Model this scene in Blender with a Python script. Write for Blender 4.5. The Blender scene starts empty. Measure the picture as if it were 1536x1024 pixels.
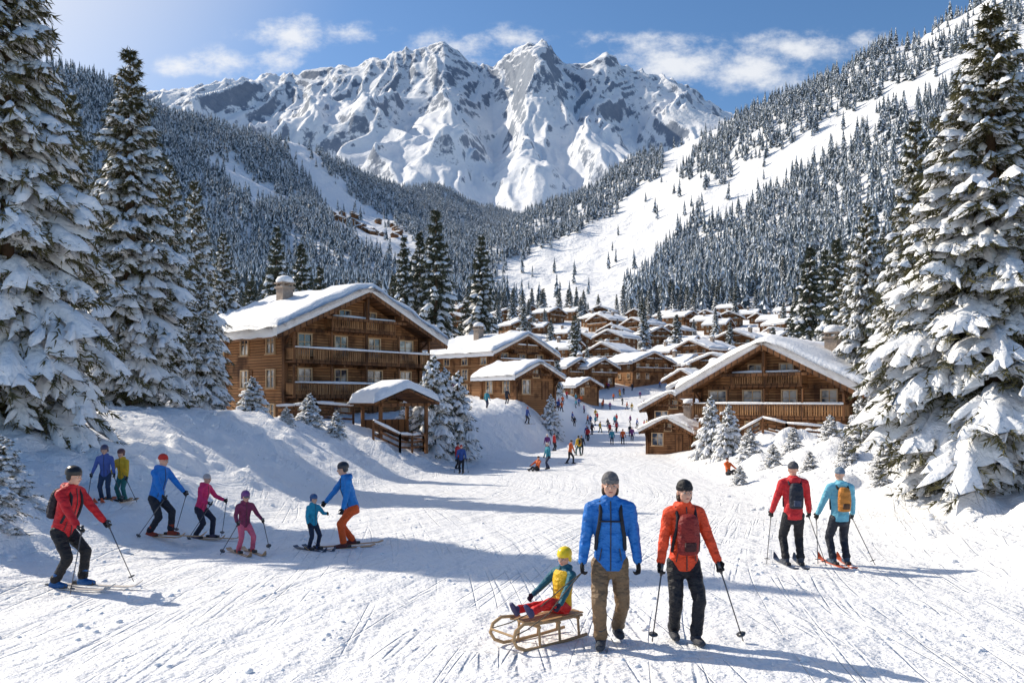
import bpy, bmesh, math, random
import numpy as np
from mathutils import Vector, Matrix, noise as mnoise
random.seed(7); RNG=np.random.RandomState(7)
scene=bpy.context.scene
F=1200.0; CZ=2.5; HY=600.0
def X(px,d): return (px-768.0)*d/F
def col(r,g,b):
    f=lambda c:((c/255.0)/12.92 if c/255.0<=0.04045 else ((c/255.0+0.055)/1.055)**2.4)
    return (f(r),f(g),f(b),1.0)
R_=math.radians
# ---------------------------------------------------------------- noise
_p=np.random.RandomState(3).permutation(256); _p=np.concatenate([_p,_p,_p])
_ga=np.random.RandomState(5).rand(256)*2*np.pi
def pn(x,y,s=0):
    x=np.asarray(x,float)+s*17.31; y=np.asarray(y,float)+s*9.77
    xi=np.floor(x).astype(int); yi=np.floor(y).astype(int); xf=x-xi; yf=y-yi
    def g(ix,iy,fx,fy):
        a=_ga[_p[_p[ix&255]+(iy&255)]]; return np.cos(a)*fx+np.sin(a)*fy
    u=xf*xf*xf*(xf*(xf*6-15)+10); v=yf*yf*yf*(yf*(yf*6-15)+10)
    a=g(xi,yi,xf,yf); b=g(xi+1,yi,xf-1,yf); c=g(xi,yi+1,xf,yf-1); d=g(xi+1,yi+1,xf-1,yf-1)
    return ((a+(b-a)*u)+((c+(d-c)*u)-(a+(b-a)*u))*v)*1.4
def fbm(x,y,o=4,s=0):
    r=0;a=1.0
    for i in range(o): r=r+a*pn(x,y,s+i); x=x*2.03;y=y*2.03;a*=.5
    return r
def ridged(x,y,o=5,s=0):
    r=0;a=1.0;w=1.0
    for i in range(o):
        n=1-np.abs(pn(x,y,s+i)); n=n*n; r=r+a*n*w; w=np.clip(n*1.5,0,1); x=x*2.07;y=y*2.07;a*=.5
    return r
def sm(t): t=np.clip(t,0,1); return t*t*(3-2*t)
# ---------------------------------------------------------------- terrain
_ys=[-30,0,8,14,20,30,42,55,80,110,144,180,220]
_yd=np.arange(-40,400,1.0)
def tab(v,sg=4):
    a=np.interp(_yd,_ys,v); k=np.exp(-.5*(np.arange(-12,13)/sg)**2); k/=k.sum()
    return np.convolve(np.pad(a,12,mode='edge'),k,'valid')
T_v=tab([.3,.05,-.02,-.35,-.6,-1.1,-1.65,-2.05,-2.4,-2.5,-2.3,-.5,5],2)
T_pl=tab([.6,.6,.6,1.0,1.9,2.4,1.5,.7,1.9,3.1,4,5,8])
T_pr=tab([.5,.4,.2,.15,.4,.3,-.1,-.3,-.1,1.5,3,4.5,8])
T_xl=tab([-6,-6,-5.5,-6,-6.3,-6,-4.5,-2.5,5,9,13,20,25]); T_wl=tab([5,5,5,6,8,9,9,8,6,6,7,9,10])
T_xr=tab([6,6,6.5,7,7.5,8.5,10,11.5,14,19,26,34,44]); T_wr=tab([4,4,4,4,5,6,7,7,8,8,10,10,10])
COLS=[-3000,-1500,-300,0,100,200,300,400,500,600,700,760,840,900,1000,1090,1200,1300,1400,1536,1850,4500]
A_=[500,500,550,575,580,585,588,590,592,594,596,597,597,597,596,594,590,585,580,570,560,520]
B_=[420,420,470,500,505,510,512,515,518,520,522,522,522,522,520,517,512,505,498,490,470,420]
C_=[330,330,400,430,440,445,450,455,462,468,472,474,476,477,477,474,465,452,440,420,390,330]
M_=[(500,300),(520,280),(520,360),(520,395),(540,400),(560,410),(600,415),(650,425),(700,432),(750,440),(800,440),(850,437),(850,430),(850,426),(800,406),(750,378),(680,343),(620,313),(580,283),(540,250),(520,205),(500,100)]
D_=[(620,200),(620,200),(620,280),(620,325),(650,325),(700,336),(750,351),(850,356),(950,361),(1100,372),(1300,362),(1350,341),(1350,306),(1300,277),(1250,231),(1200,185),(1100,132),(1000,92),(930,50),(850,-10),(800,-120),(700,-100)]
E_=[(700,150),(700,150),(700,180),(750,216),(800,208),(900,232),(1000,257),(1150,277),(1300,302),(1500,340),(1600,360),(1600,357),(1700,345),(1700,345),(1600,312),(1500,272),(1400,212),(1300,160),(1200,110),(1100,40),(1000,-50),(900,0)]
G_=[(800,100),(800,100),(800,95),(900,122),(1000,112),(1150,152),(1300,184),(1450,212),(1650,246),(1900,277),(2200,308),(2400,327),(2500,345),(2500,350),(2500,350),(2500,350),(2500,310),(2500,290),(2500,250),(2500,200),(2500,100),(2500,100)]
_pc=np.arange(-3000,4500.1,5.0)
def sc(v,sg=7):
    a=np.interp(_pc,COLS,v); k=np.exp(-.5*(np.arange(-24,25)/sg)**2); k/=k.sum()
    return np.convolve(np.pad(a,24,mode='edge'),k,'valid')
FC=[(-3000,300),(-300,250),(0,190),(150,160),(250,143),(300,135),(345,128),(400,122),(450,106),(500,97),(540,90),(560,80),(600,66),(640,64),(665,53),(690,74),(720,96),(740,101),(760,86),(790,67),(820,57),(845,80),(870,89),(890,80),(910,68),(930,86),(960,102),(1000,116),(1040,130),(1090,157),(1150,190),(1300,240),(2000,300),(4500,300)]
fcr=np.interp(_pc,[a for a,b in FC],[b for a,b in FC])
z_of=lambda d,py: CZ+(HY-py)*d/F
KD=[np.full_like(_pc,180.),np.full_like(_pc,300.),np.full_like(_pc,450.)]+[sc([v[0] for v in L]) for L in (M_,D_,E_,G_)]+[np.full_like(_pc,3100.),np.full_like(_pc,4200.),np.full_like(_pc,5500.),np.full_like(_pc,7600.)]
KP=[sc(A_),sc(B_),sc(C_)]+[sc([v[1] for v in L]) for L in (M_,D_,E_,G_)]+[np.full_like(_pc,355.),np.interp(_pc,[-3000,500,600,665,740,820,900,1000,4500],[260,225,222,192,262,200,235,240,260]),fcr,np.full_like(_pc,350.)]
KZ=[z_of(d,p) for d,p in zip(KD,KP)]
def far(x,y):
    yy=np.maximum(y,60.); px=np.clip(768+F*x/yy,-2999,4499)
    d=[np.interp(px,_pc,k) for k in KD]; z=[np.interp(px,_pc,k) for k in KZ]
    r=z[0].copy()
    for k in range(len(d)-1):
        m=(yy>=d[k]); t=np.clip((yy-d[k])/(d[k+1]-d[k]),0,1); r=np.where(m,z[k]+(z[k+1]-z[k])*t,r)
    mid=sm((yy-400)/500)*(1-sm((yy-2300)/700))
    r=r+mid*(fbm(x/170,y/230,4,2)*16+ (ridged(x/300,y/520,3,8)-.9)*14)
    fr=sm((yy-2900)/900)
    cr=np.exp(-((yy-5500)/420.)**2)
    env=fr*(1-.72*cr); hi=.45+.55*sm((yy-4000)/900)
    wx=x+150*fbm(x/700,y/700,3,31); wy=y+150*fbm(x/700,y/700,3,41)
    r=r+env*((ridged(wx/900,wy/2600,4,11)-1.0)*235+(ridged(wx/300+3,wy/900,4,21)-1.0)*75*hi)+fr*hi*(ridged(wx/100+3,wy/240,4,25)-1.0)*26
    return r
def Hh(x,y):
    x=np.asarray(x,float); y=np.asarray(y,float)
    g=lambda T: np.interp(y,_yd,T)
    v=g(T_v)
    tl=sm((g(T_xl)-x)/g(T_wl)); tr=sm((x-g(T_xr))/g(T_wr))
    n=v+(g(T_pl)-v)*tl+(g(T_pr)-v)*tr
    off=np.maximum(tl,tr)
    n=n+.10*np.maximum(0,-x-24)+.10*np.maximum(0,x-30)
    n=n+off*(fbm(x/5.,y/5.,3,50)*.34+np.abs(fbm(x/1.7,y/1.7,3,54))*.24)+tr*np.maximum(0,fbm(x/2.6,y/2.6,2,57))*.95
    edge=4*tl*(1-tl)+4*tr*(1-tr)
    n=n+edge*np.maximum(0,fbm(x/1.6,y/2.2,3,58))*.42
    n=n+(1-off)*(fbm(x/4.,y/9.,2,61)*.06+fbm(x/.9,y/1.6,3,65)*.014)
    b=sm((y-140)/80.)
    return np.where(b>0,n*(1-b)+far(x,y)*b,n)
def gz(x,y): return float(Hh(np.array([x]),np.array([y]))[0])
# ---------------------------------------------------------------- mesh helpers
def link(o,parent=None):
    scene.collection.objects.link(o)
    if parent is not None: o.parent=parent
    return o
def npmesh(name,V,groups,smooth=True):
    me=bpy.data.meshes.new(name); V=np.asarray(V,np.float32)
    me.vertices.add(len(V)); me.vertices.foreach_set('co',V.ravel())
    loops=[];starts=[];mi=[];s=0
    for f,m in groups:
        f=np.asarray(f,np.int32)
        if len(f)==0: continue
        loops.append(f.ravel()); k=f.shape[1]; starts.append(s+np.arange(len(f))*k); s+=f.size; mi.append(np.full(len(f),m))
    loops=np.concatenate(loops); starts=np.concatenate(starts); mi=np.concatenate(mi)
    me.loops.add(len(loops)); me.loops.foreach_set('vertex_index',loops.astype(np.int32))
    me.polygons.add(len(starts)); me.polygons.foreach_set('loop_start',starts.astype(np.int32))
    me.polygons.foreach_set('material_index',mi.astype(np.int32))
    me.polygons.foreach_set('use_smooth',np.full(len(starts),smooth))
    me.update(calc_edges=True); me.validate()
    return me
class MB:
    def __init__(s): s.v=[];s.f=[];s.m=[]
    def add(s,V,Fs,m=0):
        o=len(s.v); s.v+= [tuple(p) for p in V]; s.f+=[tuple(i+o for i in f) for f in Fs]; s.m+=[m]*len(Fs); return s
    def box(s,c,sz,m=0,rz=0,R=None):
        hx,hy,hz=[k/2 for k in sz]; pts=[Vector((a*hx,b*hy,e*hz)) for a in(-1,1) for b in(-1,1) for e in(-1,1)]
        if R is None: R=Matrix.Rotation(rz,3,'Z')
        pts=[R@p+Vector(c) for p in pts]
        return s.add(pts,[(0,1,3,2),(4,6,7,5),(0,4,5,1),(2,3,7,6),(0,2,6,4),(1,5,7,3)],m)
    def beam(s,a,b,w,h,m=0):
        a=Vector(a);b=Vector(b);d=(b-a); L=d.length; d.normalize(); up=Vector((0,0,1))
        if abs(d.z)>.98: up=Vector((0,1,0))
        x=d.cross(up).normalized(); z=x.cross(d); R=Matrix((x,d,z)).transposed()
        return s.box((a+b)/2,(w,L,h),m,R=R)
    def tube(s,pts,r,n=8,m=0):
        pts=[Vector(p) for p in pts]; rs=r if hasattr(r,'__len__') else [r]*len(pts)
        V=[];Fs=[]
        pr=None
        for i,p in enumerate(pts):
            t=(pts[min(i+1,len(pts)-1)]-pts[max(i-1,0)]).normalized()
            if pr is None:
                a=Vector((0,0,1)) if abs(t.z)<.9 else Vector((1,0,0)); u=t.cross(a).normalized()
            else: u=(pr-t*pr.dot(t)).normalized()
            pr=u; w=t.cross(u)
            for k in range(n):
                an=2*math.pi*k/n; V.append(p+(u*math.cos(an)+w*math.sin(an))*rs[i])
        for i in range(len(pts)-1):
            for k in range(n): Fs.append((i*n+k,i*n+(k+1)%n,(i+1)*n+(k+1)%n,(i+1)*n+k))
        Fs.append(tuple(range(n))[::-1]); Fs.append(tuple((len(pts)-1)*n+k for k in range(n)))
        return s.add(V,Fs,m)
    def mesh(s,name,mats,smooth=False):
        me=bpy.data.meshes.new(name); me.from_pydata(s.v,[],s.f); me.polygons.foreach_set('material_index',s.m)
        me.polygons.foreach_set('use_smooth',[smooth]*len(s.f))
        for m in mats: me.materials.append(m)
        bm=bmesh.new(); bm.from_mesh(me); bmesh.ops.recalc_face_normals(bm,faces=bm.faces); bm.to_mesh(me); bm.free()
        me.update(); return me
def place(name,parts,x,y,rz,z=None,s=1.):
    e=link(bpy.data.objects.new(name,None)); e.empty_display_size=.5; e.location=(x,y,gz(x,y) if z is None else z); e.rotation_euler=(0,0,rz); e.scale=(s,s,s)
    for k,me in parts.items(): link(bpy.data.objects.new(k,me),e)
    return e
# ---------------------------------------------------------------- node helpers
class NT:
    def __init__(s,nt): s.nt=nt
    def n(s,t,ins=None,**at):
        nd=s.nt.nodes.new(t)
        for k,v in at.items(): setattr(nd,k,v)
        for k,v in (ins or {}).items():
            if isinstance(v,bpy.types.NodeSocket): s.nt.links.new(v,nd.inputs[k])
            else: nd.inputs[k].default_value=v
        return nd
    def m(s,op,a,b=0.0,c=0.0,clamp=False):
        return s.n('ShaderNodeMath',{0:a,1:b,2:c},operation=op,use_clamp=clamp).outputs[0]
    def ss(s,v,a,b): return s.n('ShaderNodeMapRange',{0:v,1:a,2:b,3:0.0,4:1.0},interpolation_type='SMOOTHSTEP').outputs[0]
    def mix(s,f,a,b): return s.n('ShaderNodeMix',{0:f,6:a,7:b},data_type='RGBA').outputs[2]
    def noise(s,vec,scale,detail=3,rough=.55,out=0):
        return s.n('ShaderNodeTexNoise',{'Vector':vec,'Scale':scale,'Detail':detail,'Roughness':rough}).outputs[out]
    def scale(s,vec,v): return s.n('ShaderNodeVectorMath',{0:vec,1:v},operation='MULTIPLY').outputs[0]
def newmat(name):
    m=bpy.data.materials.new(name); m.use_nodes=True; g=NT(m.node_tree); b=m.node_tree.nodes['Principled BSDF']
    return m,g,b
def setp(g,b,k,v):
    if isinstance(v,bpy.types.NodeSocket): g.nt.links.new(v,b.inputs[k])
    else: b.inputs[k].default_value=v
def bump(g,b,h,dist,strength=1.0):
    bn=g.n('ShaderNodeBump',{'Height':h,'Distance':dist,'Strength':strength}); g.nt.links.new(bn.outputs[0],b.inputs['Normal']); return bn
SNOW=(.885,.89,.91,1)
def ground_mats():
    m,g,b=newmat('snow_piste'); geo=g.n('ShaderNodeNewGeometry'); pos=geo.outputs['Position']
    x,y,z=g.n('ShaderNodeSeparateXYZ',{0:pos}).outputs
    w1=g.m('ADD',g.m('MULTIPLY_ADD',y,-.20,x),g.m('MULTIPLY',g.m('SINE',g.m('MULTIPLY',y,.16)),.9))
    w2=g.m('ADD',g.m('MULTIPLY_ADD',y,.12,x),g.m('MULTIPLY',g.m('SINE',g.m('MULTIPLY',y,.11)),-1.1))
    def fam(w,sx,sy,off):
        v=g.n('ShaderNodeCombineXYZ',{0:g.m('MULTIPLY',w,sx),1:g.m('MULTIPLY',y,sy),2:off}).outputs[0]
        return g.noise(v,1.0,2,.5)
    t1=fam(w1,2.6,.06,1.0); t2=fam(w2,2.1,.06,7.0)
    def groove(n,wd): return g.m('SUBTRACT',1.0,g.ss(g.m('ABSOLUTE',g.m('SUBTRACT',n,.5)),0.0,wd))
    gr=g.m('ADD',groove(t1,.024),g.m('MULTIPLY',groove(t2,.022),.9))
    pis=g.noise(pos,.6,2,.6); gr=g.m('MULTIPLY',gr,g.ss(pis,.40,.58))
    lump=g.noise(pos,1.7,4,.66); fine=g.noise(pos,12.0,3,.7)
    h=g.m('MULTIPLY',gr,-.022)
    h=g.m('MULTIPLY_ADD',lump,.18,h); h=g.m('MULTIPLY_ADD',fine,.046,h); h=g.m('MULTIPLY_ADD',g.m('ADD',t1,t2),.08,h)
    bump(g,b,h,1.0,.9); setp(g,b,'Base Color',SNOW); setp(g,b,'Roughness',.5); setp(g,b,'Specular IOR Level',.25)
    A=m
    m,g,b=newmat('snow_hillside'); pos=g.n('ShaderNodeNewGeometry').outputs['Position']
    bump(g,b,g.noise(pos,.045,5,.65),7.0,1.0); setp(g,b,'Base Color',SNOW); setp(g,b,'Roughness',.6); setp(g,b,'Specular IOR Level',.2)
    B=m
    m,g,b=newmat('alpine_hazed_rock_and_snow'); geo=g.n('ShaderNodeNewGeometry'); pos=geo.outputs['Position']; z=g.n('ShaderNodeSeparateXYZ',{0:pos}).outputs[2]
    nz=g.n('ShaderNodeSeparateXYZ',{0:geo.outputs['Normal']}).outputs[2]
    rn=g.noise(pos,.013,7,.78); rs=g.noise(g.scale(pos,(.018,.018,.0035)),1.0,5,.75); big=g.noise(pos,.0016,2,.5)
    k=g.m('ADD',nz,g.m('ADD',g.m('MULTIPLY',g.m('SUBTRACT',rn,.5),.85),g.m('MULTIPLY',g.m('SUBTRACT',rs,.5),.75)))
    k=g.m('ADD',k,g.m('MULTIPLY',g.m('SUBTRACT',big,.5),.35))
    alt=g.m('MULTIPLY',g.ss(z,1300.,2400.),.17)
    rock=g.m('SUBTRACT',1.0,g.ss(g.m('SUBTRACT',k,alt),.36,.49))
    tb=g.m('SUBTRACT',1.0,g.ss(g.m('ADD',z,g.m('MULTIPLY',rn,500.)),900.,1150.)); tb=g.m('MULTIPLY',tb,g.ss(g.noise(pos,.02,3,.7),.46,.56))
    rc=g.mix(g.noise(pos,.03,3,.7),(.14,.18,.25,1),(.30,.34,.41,1))  # rock colour carries a blue tint standing in for aerial haze
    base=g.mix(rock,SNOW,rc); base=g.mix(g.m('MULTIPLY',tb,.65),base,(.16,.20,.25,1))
    bump(g,b,g.noise(pos,.016,6,.66),11.0,1.0)
    setp(g,b,'Base Color',base); setp(g,b,'Roughness',.7); setp(g,b,'Specular IOR Level',.1)
    return A,B,m
def snow_mat():
    m,g,b=newmat('snow'); pos=g.n('ShaderNodeTexCoord').outputs['Object']
    setp(g,b,'Base Color',SNOW); setp(g,b,'Roughness',.6); setp(g,b,'Specular IOR Level',.2)
    bump(g,b,g.noise(pos,4.5,3,.62),.10,.8); return m
def wood_mat(name,c1,c2,axis=2,per=.2):
    m,g,b=newmat(name); pos=g.n('ShaderNodeTexCoord').outputs['Object']; q=g.n('ShaderNodeSeparateXYZ',{0:pos})
    zz=g.m('DIVIDE',q.outputs[axis],per); fl=g.m('FLOOR',zz); fr=g.m('FRACT',zz)
    gap=g.m('MINIMUM',g.ss(fr,0.,.16),g.m('SUBTRACT',1.0,g.ss(fr,.84,1.0)))
    wn=g.n('ShaderNodeTexWhiteNoise',{'W':fl},noise_dimensions='1D').outputs[0]
    s=[1.2,1.2,1.2]; s[axis]=22.
    gn=g.noise(g.scale(pos,tuple(s)),1.6,4,.65); st=g.noise(pos,.55,3,.6)
    f=g.m('ADD',g.m('MULTIPLY',gn,.6),g.m('MULTIPLY',wn,.4))
    c=g.mix(f,c1,c2); c=g.mix(g.ss(st,.46,.70),c,tuple(k*.5 for k in c1[:3])+(1,)); c=g.mix(g.m('SUBTRACT',1.0,gap),c,(.04,.018,.009,1))
    setp(g,b,'Base Color',c); setp(g,b,'Roughness',.75); setp(g,b,'Specular IOR Level',.25)
    bump(g,b,g.m('ADD',gap,g.m('MULTIPLY',gn,.3)),.03,1.0); return m
def simple(name,c,rough=.7,ns=8.,var=.25,bd=.01,spec=.3,metal=0.):
    m,g,b=newmat(name); pos=g.n('ShaderNodeTexCoord').outputs['Object']; n=g.noise(pos,ns,3,.6)
    lo=tuple(k*(1-var) for k in c[:3])+(1,); hi=tuple(min(1,k*(1+var)) for k in c[:3])+(1,)
    setp(g,b,'Base Color',g.mix(n,lo,hi)); setp(g,b,'Roughness',rough); setp(g,b,'Specular IOR Level',spec); setp(g,b,'Metallic',metal)
    if bd: bump(g,b,n,bd,1.0)
    return m
_cm={}
def cloth(c):
    c=tuple(c)
    if c in _cm: return _cm[c]
    m,g,b=newmat('cloth'); pos=g.n('ShaderNodeTexCoord').outputs['Object']; C=col(*c)
    n1=g.noise(g.scale(pos,(7.,7.,11.)),1.,3,.55); n2=g.noise(pos,160.,2,.5)
    lo=tuple(k*.62 for k in C[:3])+(1,); hi=tuple(min(1,k*1.25+.004) for k in C[:3])+(1,)
    setp(g,b,'Base Color',g.mix(n1,lo,hi)); setp(g,b,'Roughness',.6); setp(g,b,'Specular IOR Level',.35)
    bump(g,b,g.m('ADD',n1,g.m('MULTIPLY',n2,.03)),.07,.9); _cm[c]=m; return m
def needle_mat(name,a,bb):
    m,g,b=newmat(name); oi=g.n('ShaderNodeObjectInfo').outputs['Random']; pos=g.n('ShaderNodeTexCoord').outputs['Object']
    n=g.noise(pos,2.3,2,.6); f=g.m('ADD',g.m('MULTIPLY',n,.8),g.m('MULTIPLY',oi,.25))
    setp(g,b,'Base Color',g.mix(f,a,bb)); setp(g,b,'Roughness',.7); setp(g,b,'Specular IOR Level',.2); return m
M_gA,M_gB,M_gC=ground_mats(); M_snow=snow_mat()
M_wall=wood_mat('log_wall',(.20,.083,.033,1),(.52,.265,.115,1),2,.22)
M_wall2=wood_mat('log_wall_dark',(.15,.062,.027,1),(.38,.185,.08,1),2,.22)
M_beam=wood_mat('wood_beam',(.11,.046,.020,1),(.28,.13,.055,1),0,.5)
M_rail=wood_mat('wood_rail',(.24,.11,.045,1),(.54,.29,.13,1),0,.14)
M_frame=simple('window_frame',(.62,.42,.24,1),.6,6,.2,.004)
M_glass,_g,_b=newmat('window_glass'); setp(_g,_b,'Base Color',_g.mix(_g.ss(_g.noise(_g.n('ShaderNodeTexCoord').outputs['Object'],.9,2,.5),.4,.62),(.03,.04,.06,1),(.60,.56,.50,1))); setp(_g,_b,'Roughness',.06); setp(_g,_b,'Specular IOR Level',1.)
M_stone=simple('stone',(.34,.27,.22,1),.9,4.,.5,.05)
M_need=needle_mat('needles',(.034,.044,.018,1),(.14,.12,.055,1))
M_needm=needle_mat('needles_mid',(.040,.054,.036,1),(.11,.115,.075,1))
M_needf=needle_mat('needles_far_hazed',(.065,.088,.105,1),(.15,.185,.21,1))  # lighter, bluish needles: aerial haze put into the colour
M_snowf=simple('snow_far_hazed',(.76,.80,.86,1),.7,.5,.1,0)  # snow on far trees tinted blue, distance haze in its base colour
M_bark=simple('bark',(.13,.085,.055,1),.9,9.,.4,.03)
# ---------------------------------------------------------------- people
def loft(secs,n=14):
    V=[];Fs=[]
    for c,ax,ay in secs:
        for k in range(n):
            a=2*math.pi*k/n; V.append(c+ax*math.cos(a)+ay*math.sin(a))
    m=len(secs)
    for i in range(m-1):
        for k in range(n): Fs.append((i*n+k,i*n+(k+1)%n,(i+1)*n+(k+1)%n,(i+1)*n+k))
    Fs.append(tuple(range(n))[::-1]); Fs.append(tuple((m-1)*n+k for k in range(n))); return V,Fs
def cap(p0,r0,p1,r1,n=12):
    p0=Vector(p0);p1=Vector(p1); d=p1-p0; L=d.length
    if L<1e-5: d=Vector((0,0,1));L=1e-4
    d=d/L; a=Vector((0,0,1)) if abs(d.z)<.9 else Vector((1,0,0)); u=d.cross(a).normalized(); w=d.cross(u)
    s=[]
    for t in(-1,-.92,-.7,-.38,0): s.append((p0+d*r0*t,u*r0*max(.02,math.sqrt(1-t*t)),w*r0*max(.02,math.sqrt(1-t*t))))
    for t in(0,.38,.7,.92,1): s.append((p1+d*r1*t,u*r1*max(.02,math.sqrt(1-t*t)),w*r1*max(.02,math.sqrt(1-t*t))))
    return loft(s,n)
def ell(c,rx,ry,rz,R=None,n=14):
    R=R or Matrix.Identity(3); c=Vector(c); s=[]
    for i in range(9):
        t=-1+2*i/8.; t=math.sin(t*math.pi/2); q=max(.02,math.sqrt(max(0,1-t*t))); s.append((c+R@Vector((0,0,rz*t)),R@Vector((rx*q,0,0)),R@Vector((0,ry*q,0))))
    return loft(s,n)
_tmp=bpy.data.objects.new('tmp',bpy.data.meshes.new('tmp')); scene.collection.objects.link(_tmp)
def fuse(name,shapes,vox,mat,smooth_it=2,wr=0.):
    b=MB()
    for V,Fs in shapes: b.add(V,Fs)
    me=b.mesh(name,[mat]); _tmp.data=me; _tmp.modifiers.clear(); md=_tmp.modifiers.new('r','REMESH'); md.mode='VOXEL'; md.voxel_size=vox; md.use_smooth_shade=True
    if smooth_it: s=_tmp.modifiers.new('s','SMOOTH'); s.iterations=smooth_it; s.factor=.5
    dg=bpy.context.evaluated_depsgraph_get(); dg.update(); out=bpy.data.meshes.new_from_object(_tmp.evaluated_get(dg)); out.name=name
    if wr:
        for v in out.vertices:
            p=v.co; a=mnoise.noise(Vector((p.x*9,p.y*9,p.z*17)))+.5*mnoise.noise(Vector((p.x*19+4,p.y*19,p.z*34)))
            v.co=p+v.normal*(a*wr)
    out.materials.clear(); out.materials.append(mat); out.polygons.foreach_set('use_smooth',[True]*len(out.polygons)); return out
def raw(name,shapes,mat,smooth=True):
    b=MB()
    for V,Fs in shapes: b.add(V,Fs)
    return b.mesh(name,[mat],smooth)
def ik(a,c,l1,l2,pole):
    a=Vector(a);c=Vector(c); d=c-a; L=min(d.length,(l1+l2)*.999); dn=d.normalized(); c=a+dn*L
    x=(l1*l1-l2*l2+L*L)/(2*L); h=math.sqrt(max(0,l1*l1-x*x)); p=Vector(pole); p=(p-dn*p.dot(dn)).normalized(); return a+dn*x+p*h,c
M_skin=simple('skin',(.62,.36,.26,1),.5,20,.12,.001,.35); M_black=simple('black_plastic',(.02,.02,.024,1),.4,10,.3,.001,.5)
M_eye=simple('eye_white',(.7,.68,.65,1),.3,5,.02,0); M_lip=simple('lips',(.40,.13,.11,1),.5,10,.1,0)
M_pole=simple('ski_pole_metal',(.10,.10,.11,1),.35,5,.1,0,.5,.6); M_strap=simple('webbing',(.02,.022,.03,1),.8,30,.3,.002)
M_gogg=simple('goggle_lens',(.06,.07,.10,1),.08,3,.4,0,.8)
def hand_shapes(W,d,palm,S,side):
    d=d.normalized(); palm=(palm-d*palm.dot(d)).normalized(); u=d.cross(palm)*side; out=[]
    P=lambda a,b,c: W+d*a*S+u*b*S+palm*c*S
    out.append(loft([(P(-.01,0,0),u*.026*S,palm*.018*S),(P(.02,0,0),u*.036*S,palm*.020*S),(P(.06,0,.002),u*.044*S,palm*.020*S),(P(.09,0,.004),u*.042*S,palm*.016*S)],10))
    for i,(o,L) in enumerate([(.033,.92),(.011,1.0),(-.012,.95),(-.034,.78)]):
        a=P(.085,o,.004); b=P(.085+.036*L,o*1.05,.014); c=P(.085+.045*L,o*1.05,.042*L+.004); e=P(.085+.024*L,o,.058*L+.004)
        out+= [cap(a,.0115*S,b,.0108*S,8),cap(b,.0108*S,c,.010*S,8),cap(c,.010*S,e,.009*S,8)]
    a=P(.025,.034,.008); b=P(.058,.058,.022); c=P(.082,.050,.042); out+=[cap(a,.015*S,b,.0125*S,8),cap(b,.0125*S,c,.0105*S,8)]
    return out
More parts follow.
